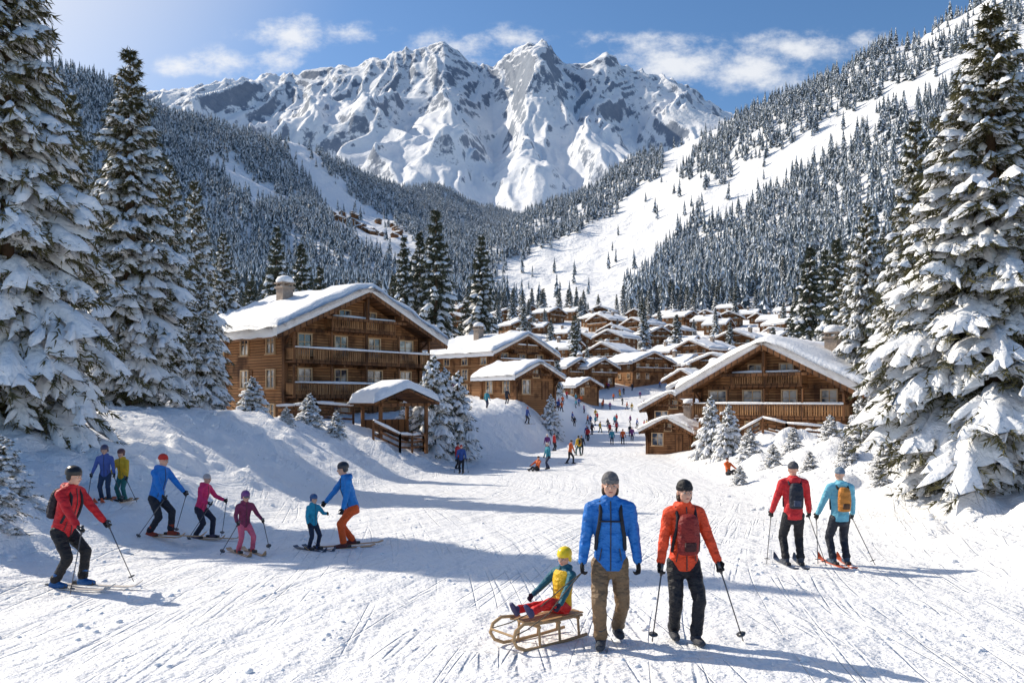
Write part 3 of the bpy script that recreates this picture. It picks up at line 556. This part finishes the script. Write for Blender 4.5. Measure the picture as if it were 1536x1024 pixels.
for px,d,h,k,w in [(8,21,13.6,0,1.03),(195,34,15.2,1,1.12),(105,40,16.,2,1.),(255,48,15.8,2,.9),(292,58,17.6,1,.9),(335,72,16.,1,.95),(1486,19.5,11.7,0,1.2),(1374,43,17.5,1,1.),(1438,36,13.5,2,1.05),(1300,62,18.,2,.9),(1580,30,14.,1,1.1),(-160,25,14,2,1.),(1680,24,13,0,1.),(300,46,8.,0,1.05),(1275,80,17.,1,1.)]:
    tree(HERO[k],X(px,d),d,h,(14,15,14)[k],wx=w)
for px,d,h,k,w in [(415,108,22.,0,.8),(452,112,21.,2,.85),(376,100,14.,1,1.),(480,122,19.,1,.9),(512,128,15,0,1.),(557,140,15,1,1.),(606,128,25.,0,.75),(630,132,27.,2,.8),(654,126,29.,1,.95),(722,134,26.,0,.85),(1215,98,20.,1,1.),(1238,108,20.,0,.9),(1190,132,14.,2,1.),(1255,92,20,2,.9),(835,150,9,1,1.),(1160,150,11,1,1.),(1342,58,14.5,0,1.),(590,136,20,2,.8),(698,140,16,1,1.)]:
    tree(MID[k],X(px,d),d,h,14,wx=w)
for px,d,h in [(650,55,6.6),(686,58,6.),(668,61,5.2),(612,57,2.4),(1092,52,3.8),(1066,58,4.2),(1125,46,1.9),(1190,42,1.4),(1245,40,1.6),(1290,36,2.0),(465,46,2.0),(505,44,1.5),(378,41,2.),(1160,38,1.3),(1330,26,1.4),(5,15,1.3),(826,90,4.5),(1290,44,3.),(1110,36,1.),(1215,33,1.),(1270,30,1.2),(430,40,1.),(1320,24,.8),(1395,21,1.1),(-20,13,1.2)]:
    tree(SML[0],X(px,d),d,h,4.5,name='snowy_conifer_tree' if h>2.5 else 'snowy_shrub',wx=1. if h>2.5 else 1.5)
# ---------------------------------------------------------------- forest instancing
def inpoly(px,py,poly):
    r=np.zeros(px.shape,bool); n=len(poly); j=n-1
    for i in range(n):
        xi,yi=poly[i]; xj,yj=poly[j]
        c=((yi>py)!=(yj>py))&(px<(xj-xi)*(py-yi)/(yj-yi+1e-9)+xi); r^=c; j=i
    return r
CLEAR=[[(1140,140),(1075,165),(1010,222),(965,285),(900,330),(810,376),(745,408),(730,440),(780,468),(925,472),(945,440),(1000,372),(1040,318),(1062,268),(1010,266),(1050,222),(1100,185)],
 [(1600,20),(1440,85),(1310,150),(1190,215),(1100,262),(1040,305),(1060,345),(1150,290),(1240,232),(1340,172),(1450,118),(1600,60)],
 [(425,205),(462,215),(492,262),(535,302),(600,337),(650,375),(660,400),(600,402),(550,375),(490,335),(480,295),(450,255)],
 [(295,228),(345,243),(420,288),(450,314),(380,308),(320,260)],
 [(700,470),(1180,470),(1180,620),(700,620)]]
def forest(name,protos,n,y0,y1,hmean,fn,seed):
    r=np.random.RandomState(seed); y=np.sqrt(r.rand(n)*(y1**2-y0**2)+y0**2); px=r.rand(n)*2300-400; x=X(px,y)
    z=Hh(x,y); py=HY-F*(z-CZ)/y
    keep=fn(px,py,x,y,z,r); x,y,z=x[keep],y[keep],z[keep]; k=len(x)
    me=bpy.data.meshes.new(name); me.vertices.add(k); me.vertices.foreach_set('co',np.stack([x,y,z-.4],1).astype(np.float32).ravel())
    s=hmean*(.5+.85*r.rand(k)); sv=np.stack([s*(.85+.35*r.rand(k))]*2+[s],1)
    a=me.attributes.new('scl','FLOAT_VECTOR','POINT'); a.data.foreach_set('vector',sv.astype(np.float32).ravel())
    a=me.attributes.new('rot','FLOAT_VECTOR','POINT'); a.data.foreach_set('vector',np.stack([r.randn(k)*.02,r.randn(k)*.02,r.rand(k)*6.28],1).astype(np.float32).ravel())
    o=link(bpy.data.objects.new(name,me)); c=bpy.data.collections.new(name+'_types')
    for p in protos: c.objects.link(bpy.data.objects.new('conifer_type',p))
    ng=bpy.data.node_groups.new(name,'GeometryNodeTree'); ng.interface.new_socket('Geometry',in_out='INPUT',socket_type='NodeSocketGeometry'); ng.interface.new_socket('Geometry',in_out='OUTPUT',socket_type='NodeSocketGeometry')
    N=ng.nodes; gi=N.new('NodeGroupInput'); go=N.new('NodeGroupOutput'); ip=N.new('GeometryNodeInstanceOnPoints'); ci=N.new('GeometryNodeCollectionInfo')
    ci.inputs['Collection'].default_value=c; ci.inputs['Separate Children'].default_value=True; ci.inputs['Reset Children'].default_value=True
    ip.inputs['Pick Instance'].default_value=True
    L=ng.links; L.new(gi.outputs[0],ip.inputs['Points']); L.new(ci.outputs[0],ip.inputs['Instance'])
    for nm,so in (('scl','Scale'),('rot','Rotation')):
        na=N.new('GeometryNodeInputNamedAttribute'); na.data_type='FLOAT_VECTOR'; na.inputs['Name'].default_value=nm; L.new(na.outputs[0],ip.inputs[so])
    L.new(ip.outputs[0],go.inputs[0]); md=o.modifiers.new('inst','NODES'); md.node_group=ng
    print(name,k)
def fn_far(px,py,x,y,z,r):
    c=np.zeros(px.shape,bool)
    for p in CLEAR: c|=inpoly(px+fbm(px/25,py/25,2,70)*16,py+fbm(px/22,py/22,2,74)*10,p)
    keep=~c
    dcrest=np.interp(px,_pc,KD[4]); lcrest=np.interp(px,_pc,KD[6])
    keep&=np.where(px>800,y<dcrest+120,y<lcrest+80)
    dens=.95+.45*fbm(x/60,y/60,3,80)
    thin=np.where((px>1330)&(py<130),.45,1.)
    keep&=r.rand(len(px))<dens*thin*np.clip((900./y)**.25,0,1.1)
    keep|= (c&(r.rand(len(px))<.022)&(y>450)&(py<455))
    return keep
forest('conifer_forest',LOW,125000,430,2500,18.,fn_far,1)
def fn_mid(px,py,x,y,z,r):
    vill=(px>560)&(px<1190)&(y<470)
    left=(px<600)&(y>150); right=(px>1190)&(y>170)
    k=(~vill)&(left|right)&(r.rand(len(px))<.9)
    k|=(px>560)&(px<1190)&(y>455)&(y<520)&(r.rand(len(px))<.75)&~((px>745)&(px<930)&(y>480))
    k|=vill&(y>200)&(r.rand(len(px))<.07)&~((px>900)&(px<1000)&(y<280))
    return k
MLOW=[]
for m in MID:
    c=m.copy(); c.transform(Matrix.Scale(1/14.,4)); MLOW.append(c)
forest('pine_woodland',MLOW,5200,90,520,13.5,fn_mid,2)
# ---------------------------------------------------------------- chalets
def chalet(W,D,he,pitch,nf,seed,oh=1.3,dark=False,chim=True,bal=True,T=.5,cside=-1):
    r=random.Random(seed); parts={}; tp=math.tan(pitch); hr=he+W/2*tp; WL=M_wall2 if dark else M_wall
    fh=he/nf if nf>0 else he
    b=MB(); b.add([(-W/2,-D/2,-3),(W/2,-D/2,-3),(W/2,-D/2,he),(0,-D/2,hr),(-W/2,-D/2,he),(-W/2,D/2,-3),(W/2,D/2,-3),(W/2,D/2,he),(0,D/2,hr),(-W/2,D/2,he)],
      [(0,1,2,3,4),(9,8,7,6,5),(0,5,6,1),(1,6,7,2),(4,9,5,0),(2,7,8,3),(3,8,9,4)])
    parts['walls']=b.mesh('walls',[WL])
    b=MB()
    for sx in(-1,1):
        for sy in(-1,1): b.box((sx*W/2,sy*D/2,he/2-1.5+.0),(.34,.34,he+2.9),0)
    for i in range(1,nf+1):
        b.box((0,-D/2-.03,i*fh-.1),(W-.4,.16,.24),0)
        for k in range(int(W/2.2)+1):
            xx=-W/2+.3+k*(W-.6)/int(W/2.2)
            if bal and i<nf+0: b.box((xx,-D/2-.62,i*fh-.22),(.16,1.2,.2),0)
    for k,xx in enumerate([-W/2,-W/4,0,W/4,W/2]):
        b.box((xx,-D/2-oh*.5,hr-abs(xx)*tp-.32),(.24,oh+.1,.28),0)
        b.box((xx,D/2+oh*.5,hr-abs(xx)*tp-.32),(.24,oh+.1,.28),0)
    for sx in(-1,1): b.beam((sx*W/2,-D/2-.1,he-1.2),(sx*W/2,-D/2-oh*.85,he-.25),.16,.16,0)
    b.beam((-W*.30,-D/2-oh*.8,hr-W*.30*tp-.38),(W*.30,-D/2-oh*.8,hr-W*.30*tp-.38),.2,.22,0)
    b.beam((0,-D/2-oh*.8,hr-W*.30*tp-.3),(0,-D/2-oh*.8,hr-.3),.2,.2,0)
    nrf=int(D/1.1)
    for i in range(nrf+1):
        yy=-D/2+i*D/nrf
        for sx in(-1,1): b.beam((sx*(W/2-.1),yy,he-.16),(sx*(W/2+oh*.92),yy,he-oh*.92*tp-.14),.14,.16,0)
    parts['beams']=b.mesh('beams',[M_beam])
    b=MB(); xo=W/2+oh; yo=D/2+oh; th=.2
    for sx in(-1,1):
        z0=hr; z1=hr-xo*tp
        Vv=[(0,-yo,z0),(0,yo,z0),(sx*xo,yo,z1),(sx*xo,-yo,z1),(0,-yo,z0-th),(0,yo,z0-th),(sx*xo,yo,z1-th),(sx*xo,-yo,z1-th)]
        b.add(Vv,[(0,1,2,3),(4,7,6,5),(0,3,7,4),(1,5,6,2),(3,2,6,7),(0,4,5,1)])
        b.beam((0,-yo-.04,z0-.12),(sx*xo,-yo-.04,z1-.12),.07,.30,0)
    parts['roof']=b.mesh('roof',[M_beam])
    nx,ny=34,22; us=np.sin(np.linspace(-1,1,nx)*np.pi/2); vs=np.sin(np.linspace(-1,1,ny)*np.pi/2); ex=xo+.12; ey=yo+.10
    gx,gy=np.meshgrid(us*ex,vs*ey,indexing='ij'); e=np.minimum((ex-abs(gx)),(ey-abs(gy))); k=np.clip(e/.4,0,1)
    t=T*(.50+.50*np.sqrt(1-(1-k)**2))*(1+.30*fbm(gx/1.8+seed,gy/1.8,3,90))
    soft=hr-(np.sqrt(gx*gx+.25)-.35)*tp
    gxx=gx+np.sign(gx)*(1-k)*.07*fbm(gy*1.3,gx*0+seed,2,95)*2; gyy=gy+np.sign(gy)*(1-k)*.07*fbm(gx*1.1+seed,gy*0,2,96)*2
    top=np.stack([gxx,gyy,soft+t],-1).reshape(-1,3)
    i=np.arange(nx-1)[:,None]*ny+np.arange(ny-1)[None,:]; q=np.stack([i,i+ny,i+ny+1,i+1],-1).reshape(-1,4)
    per=[(a,0) for a in range(nx)]+[(nx-1,c) for c in range(1,ny)]+[(a,ny-1) for a in range(nx-2,-1,-1)]+[(0,c) for c in range(ny-2,0,-1)]
    idx=[a*ny+c for a,c in per]; sk=[]; 
    for a,c in per:
        x0,y0=gx[a,c],gy[a,c]; sk.append((x0*.985,y0*.985,hr-abs(x0)*tp-.02-.14*abs(pn(x0*1.5+seed,y0*1.5,7))))
    n0=len(top); V=np.concatenate([top,np.array(sk)]); m=len(per)
    q2=[(idx[j],idx[(j+1)%m],n0+(j+1)%m,n0+j) for j in range(m)]
    me=npmesh('roof_snow',V,[(q,0),(q2,0)]); me.materials.append(M_snow); parts['roof_snow']=me
    w=MB()
    def win(x,y,z,ww,hh,ax):
        nrm={'f':(0,-1),'b':(0,1),'l':(-1,0),'r':(1,0)}[ax]
        def bx(cx,cz,sx,sz,dep,off,mi):
            if ax in'fb': w.box((x+cx,y+nrm[1]*off,z+cz),(sx,dep,sz),mi)
            else: w.box((x+nrm[0]*off,y+cx,z+cz),(dep,sx,sz),mi)
        bx(0,0,ww,hh,.04,.012,1)
        for s in(-1,1): bx(s*(ww/2+.05),0,.1,hh+.2,.14,.06,0); bx(0,s*(hh/2+.05),ww,.1,.14,.06,0)
        bx(0,0,.06,hh,.06,.05,0); bx(0,hh*.12,ww,.05,.055,.05,0)
        bx(0,-hh/2-.13,ww+.3,.06,.24,.10,0)
        if r.random()<.6:
            for s in(-1,1): bx(s*(ww/2+.1+.26),0,.44,hh+.1,.05,.04,2)
    for i in range(nf):
        zc=i*fh+fh*.54; n=max(2,int(W/2.7))
        for k in range(n):
            xx=-W/2+(k+.5)*W/n
            if i==0 and k==n//2: continue
            win(xx,-D/2,zc,1.1 if r.random()<.5 else 1.5,1.5,'f')
        n=max(2,int(D/3.2))
        for k in range(n):
            for ax,sx in(('l',-1),('r',1)): win(sx*W/2,-D/2+(k+.5)*D/n,zc,1.05,1.3,ax)
        win(-W/4,D/2,zc,1,1.2,'b'); win(W/4,D/2,zc,1,1.2,'b')
    if W>9:
        for xx in(-1.3,1.3): win(xx,-D/2,he+(hr-he)*.34,1.,1.2,'f')
    else: win(0,-D/2,he+(hr-he)*.22,.9,.8,'f')
    parts['windows']=w.mesh('windows',[M_frame,M_glass,M_wall2])
    nd=max(2,int(W/2.7)); dd=MB(); dd.box((-W/2+(nd//2+.5)*W/nd,-D/2-.03,1.05),(1.1,.08,2.1),0); parts['door']=dd.mesh('door',[M_beam])
    if bal and nf>1:
        q=MB(); s=MB()
        def balc(x0,x1,yb,dep,z):
            q.box(((x0+x1)/2,yb-dep/2,z),(x1-x0,dep,.14),0)
            q.box(((x0+x1)/2,yb-dep+.05,z+1.02),(x1-x0,.12,.10),0); q.box(((x0+x1)/2,yb-dep+.05,z+.16),(x1-x0,.08,.08),0)
            n=int((x1-x0)/.2)
            for k in range(n+1):
                if r.random()>.015: q.box((x0+.04+k*(x1-x0-.08)/n,yb-dep+.05,z+.58),(.135,.045,.80),1)
            for xs in(x0+.04,x1-.04):
                q.box((xs,yb-dep/2,z+1.02),(.1,dep,.09),0)
                for k in range(int(dep/.2)): q.box((xs,yb-.1-k*.2,z+.58),(.04,.13,.80),1)
            for k in range(max(2,int((x1-x0)/3))+1): q.box((x0+.1+k*(x1-x0-.2)/max(2,int((x1-x0)/3)),yb-dep+.06,z+fh*.5-.08),(.15,.15,fh-.3),0)
            s.tube([(x0+.1,yb-dep+.05,z+1.11),(x0+(x1-x0)*.3,yb-dep+.05,z+1.13),(x0+(x1-x0)*.65,yb-dep+.05,z+1.10),(x1-.1,yb-dep+.05,z+1.12)],[.07,.12,.09,.11],6)
        for i in range(1,nf): balc(-W/2-.1,W/2+.1,-D/2,1.25,i*fh)
        if W>9: balc(-W*.24,W*.24,-D/2,1.0,he-.02)
        parts['balconies']=q.mesh('balconies',[M_beam,M_rail]); parts['balcony_snow']=s.mesh('balcony_snow',[M_snow],True)
    if chim:
        q=MB(); cx,cy=cside*W*.20,D*.06; cz=hr-abs(cx)*tp+.2; q.box((cx,cy,cz+.4),(1.0,1.0,2.9),0); q.box((cx,cy,cz+1.9),(1.25,1.25,.16),0)
        for a in(-1,1):
            for c in(-1,1): q.box((cx+a*.42,cy+c*.42,cz+2.1),(.16,.16,.25),0)
        q.box((cx,cy,cz+2.27),(1.3,1.3,.1),0); parts['chimney']=q.mesh('chimney',[M_stone])
        s=MB(); n=10; cz+=.05
        rings=[(.70,2.27),(.74,2.46),(.58,2.72),(.28,2.86),(.02,2.9)]; V=[(cx+rr*math.cos(k*6.283/n),cy+rr*math.sin(k*6.283/n),cz+zz) for rr,zz in rings for k in range(n)]
        Fs=[(a*n+k,a*n+(k+1)%n,(a+1)*n+(k+1)%n,(a+1)*n+k) for a in range(len(rings)-1) for k in range(n)]; s.add(V,Fs); parts['chimney_snow']=s.mesh('chimney_snow',[M_snow],True)
    return parts
CH_L=chalet(13.4,11.5,7.9,R_(25),3,1,oh=1.7,T=.95)
place('wooden_chalet',CH_L,X(466,67),69,R_(48),z=.1)
CH_R=chalet(12.2,10.5,4.9,R_(27),2,2,oh=1.5,T=.9,cside=1)
place('wooden_chalet',CH_R,X(1214,64),66,R_(-44),z=-1.3)
CH_3=chalet(10.5,11,6.0,R_(23),3,3,oh=1.3,T=.8)
place('wooden_chalet',CH_3,X(738,108),112,R_(46),z=gz(X(738,108),112)-.3)
CAB=chalet(6.2,6.0,2.7,R_(24),1,4,oh=.9,T=.65,chim=False,bal=False); place('wooden_cabin',CAB,X(777,94),95,R_(42),z=gz(X(777,94),95)-.2)
CAB2=chalet(6,6,2.7,R_(26),1,5,oh=.8,T=.6,chim=True,bal=False,dark=True,cside=1)
VAR=[chalet(12,11,4.8,R_(24),2,6,T=.85),chalet(10,11,4.8,R_(22),2,7,dark=True,T=.85),chalet(13,12,5.2,R_(21),2,8,T=.85,cside=1),chalet(9,9,2.9,R_(26),1,9,bal=False,T=.8,dark=True)]
placed=[]
for px,d,v,rz in [(918,236,0,-38),(957,208,2,30),(880,202,1,40),(1080,190,2,-32),(1040,186,3,-45),(1130,158,3,-35),(842,200,1,48),(1180,215,0,-30),(1020,220,3,40)]:
    x=X(px,d); place('wooden_chalet',VAR[v],x,d,R_(rz),s=.92); placed.append((x,d))
place('wooden_cabin',CAB2,X(1032,88),88,R_(-42),z=gz(X(1032,88),88)); place('wooden_cabin',CAB2,X(1062,104),106,R_(-30)); place('wooden_cabin',CAB,X(868,180),180,R_(35))
place('wooden_cabin',CAB2,X(1022,70),71,R_(-38),s=.68)
rr=random.Random(5); t=0
while len(placed)<64 and t<5000:
    t+=1; d=rr.uniform(225,450); px=rr.uniform(690,1190); x=X(px,d)
    if d<270 and 930<px<1000: continue
    if min(math.hypot(x-a,d-b) for a,b in placed)<16.5: continue
    placed.append((x,d)); place('wooden_chalet',VAR[rr.randrange(4)],x,d,R_(rr.choice((-1,1))*rr.uniform(25,60)),s=rr.uniform(.8,1.0))
for k in range(34):
    px=rr.uniform(495,605); d=rr.uniform(1020,1280); x=X(px,d); place('wooden_chalet',VAR[(1,3)[k%2]],x,d,R_(rr.uniform(-60,60)),z=gz(x,d)+1.5,s=.85)
def pavilion():
    P={}; b=MB()
    for sx in(-1,1):
        for sy in(-1,1): b.box((sx*1.7,sy*1.4,1.2),(.2,.2,3.4),0)
        b.box((sx*1.7,0,.85),(.1,2.7,.1),0); b.box((sx*1.7,0,.45),(.1,2.7,.1),0); b.box((sx*1.7,0,2.85),(.2,3.6,.2),0)
    b.box((0,-1.4,2.82),(3.8,.2,.2),0); b.box((0,1.4,2.82),(3.8,.2,.2),0); b.box((0,1.4,.9),(3.2,.08,1.8),0)
    for sx in(-1,1): b.add([(0,-2,3.9),(0,2,3.9),(sx*2.4,2,2.95),(sx*2.4,-2,2.95),(0,-2,3.78),(0,2,3.78),(sx*2.4,2,2.83),(sx*2.4,-2,2.83)],[(0,1,2,3),(4,7,6,5),(0,3,7,4),(1,5,6,2),(3,2,6,7)])
    P['frame']=b.mesh('frame',[M_beam])
    nx=ny=18; u=np.linspace(-1,1,nx); gx,gy=np.meshgrid(u*2.55,u*2.15,indexing='ij'); e=np.minimum(2.55-abs(gx),2.15-abs(gy)); k=np.clip(e/.6,0,1)
    z=3.92-np.abs(gx)*.40+.62*(np.sqrt(1-(1-k)**2))+.05; V=np.stack([gx,gy,z],-1).reshape(-1,3); i=np.arange(nx-1)[:,None]*ny+np.arange(ny-1)[None,:]
    me=npmesh('roof_snow',V,[(np.stack([i,i+ny,i+ny+1,i+1],-1).reshape(-1,4),0)]); me.materials.append(M_snow); P['roof_snow']=me; return P
PV=pavilion(); place('wooden_pavilion',PV,X(588,51),52,R_(35),z=gz(X(588,51),52)-.35,s=.95)
def fence(name,pts,h=1.1,step=1.6):
    e=link(bpy.data.objects.new(name,None)); b=MB(); s=MB()
    for (x0,y0),(x1,y1) in zip(pts[:-1],pts[1:]):
        L=math.hypot(x1-x0,y1-y0); n=max(1,int(L/step)); P=[(x0+(x1-x0)*k/n,y0+(y1-y0)*k/n) for k in range(n+1)]; Z=[gz(*p) for p in P]
        for p,z in zip(P,Z): b.box((p[0],p[1],z+h/2-.2),(.13,.13,h+.5),0)
        for k in range(n):
            for f in(.95,.6,.28): b.beam((P[k][0],P[k][1],Z[k]+h*f),(P[k+1][0],P[k+1][1],Z[k+1]+h*f),.06,.13,0)
            s.tube([(P[k][0],P[k][1],Z[k]+h+.06),((P[k][0]+P[k+1][0])/2,(P[k][1]+P[k+1][1])/2,(Z[k]+Z[k+1])/2+h+.08),(P[k+1][0],P[k+1][1],Z[k+1]+h+.06)],[.08,.11,.08],6)
    link(bpy.data.objects.new('rails',b.mesh('rails',[M_beam])),e); link(bpy.data.objects.new('rail_snow',s.mesh('rail_snow',[M_snow],True)),e)
fence('wooden_fence',[(X(560,48),48),(X(600,49),49),(X(640,55),53),(X(665,60),58)])
fence('wooden_fence',[(X(415,54),54),(X(475,52),52),(X(530,53),53)],1.2)
fence('wooden_fence',[(X(430,58),58),(X(500,57),57)],1.2)
fence('wooden_fence',[(X(1110,56),56),(X(1180,54),54),(X(1240,53),53)],1.0)
# ---------------------------------------------------------------- light / world / camera
EL=R_(38); saz=math.atan2(-.87,.49)
sd=Vector((math.sin(saz)*math.cos(EL),math.cos(saz)*math.cos(EL),math.sin(EL)))
L=bpy.data.lights.new('sun','SUN'); L.energy=5.0; L.angle=R_(.5); L.color=(1,.905,.75); lo=link(bpy.data.objects.new('sun',L)); lo.rotation_euler=sd.to_track_quat('Z','Y').to_euler()
w=bpy.data.worlds.new('World'); scene.world=w; w.use_nodes=True; g=NT(w.node_tree); bg=w.node_tree.nodes['Background']
sky=g.n('ShaderNodeTexSky',sky_type='NISHITA'); sky.sun_disc=False; sky.sun_elevation=EL; sky.sun_rotation=saz%(2*math.pi); sky.altitude=1200; sky.air_density=1.0; sky.dust_density=1.2; sky.ozone_density=1.6
tc=g.n('ShaderNodeTexCoord').outputs['Generated']; q=g.n('ShaderNodeSeparateXYZ',{0:tc}); yy=g.m('MAXIMUM',q.outputs[1],.02); u=g.m('DIVIDE',q.outputs[0],yy); e=g.m('DIVIDE',q.outputs[2],yy)
vec=g.n('ShaderNodeCombineXYZ',{0:g.m('MULTIPLY',u,1.0),1:g.m('MULTIPLY',e,1.6)}).outputs[0]
nn=g.noise(vec,14.,7,.66)
mask=None
for px,py,rx,ry,s in [(432,52,84,34,1.),(420,88,56,26,.95),(345,94,74,28,.9),(268,102,40,20,.8),(765,58,75,24,.8),(1010,92,130,44,1.),(1130,110,110,42,1.),(1190,70,110,26,.9),(700,68,95,30,.7),(1290,62,120,24,.6),(940,60,100,18,.6),(520,50,90,20,.6)]:
    a=g.m('DIVIDE',g.m('SUBTRACT',u,(px-768)/F),rx/F*1.3); b2=g.m('DIVIDE',g.m('SUBTRACT',e,(HY-py)/F),ry/F*1.3)
    dd=g.m('SUBTRACT',1.0,g.m('SQRT',g.m('ADD',g.m('MULTIPLY',a,a),g.m('MULTIPLY',b2,b2))),clamp=True); dd=g.m('MULTIPLY',dd,s); mask=dd if mask is None else g.m('MAXIMUM',mask,dd)
cl=g.ss(g.m('ADD',g.m('MULTIPLY',mask,.8),g.m('MULTIPLY',g.m('SUBTRACT',nn,.5),2.0)),.12,.85); cl=g.m('MULTIPLY',cl,g.ss(mask,0.,.35))
cl=g.m('MULTIPLY',cl,.88)
hs=g.n('ShaderNodeHueSaturation',{'Saturation':1.2,'Value':.97,'Color':sky.outputs[0]}).outputs[0]
glow=g.n('ShaderNodeVectorMath',{0:tc,1:tuple(sd)},operation='DOT_PRODUCT').outputs['Value']
hs=g.mix(g.m('MULTIPLY',g.ss(glow,.72,.99),.85),hs,(7.2,6.9,6.5,1))
cc=g.mix(cl,hs,(6.2,6.3,6.5,1)); w.node_tree.links.new(cc,bg.inputs[0]); bg.inputs[1].default_value=.15
c=bpy.data.cameras.new('camera'); c.lens=28.125; c.sensor_width=36; c.shift_y=88/1536.; c.clip_end=20000; c.clip_start=.1
co=link(bpy.data.objects.new('camera',c)); co.location=(0,0,CZ); co.rotation_euler=(math.pi/2,0,0); scene.camera=co
scene.view_settings.view_transform='Standard'; scene.view_settings.look='None'; scene.view_settings.exposure=0
print('objects',len(bpy.data.objects),'hero polys',[len(m.polygons) for m in HERO+MID])
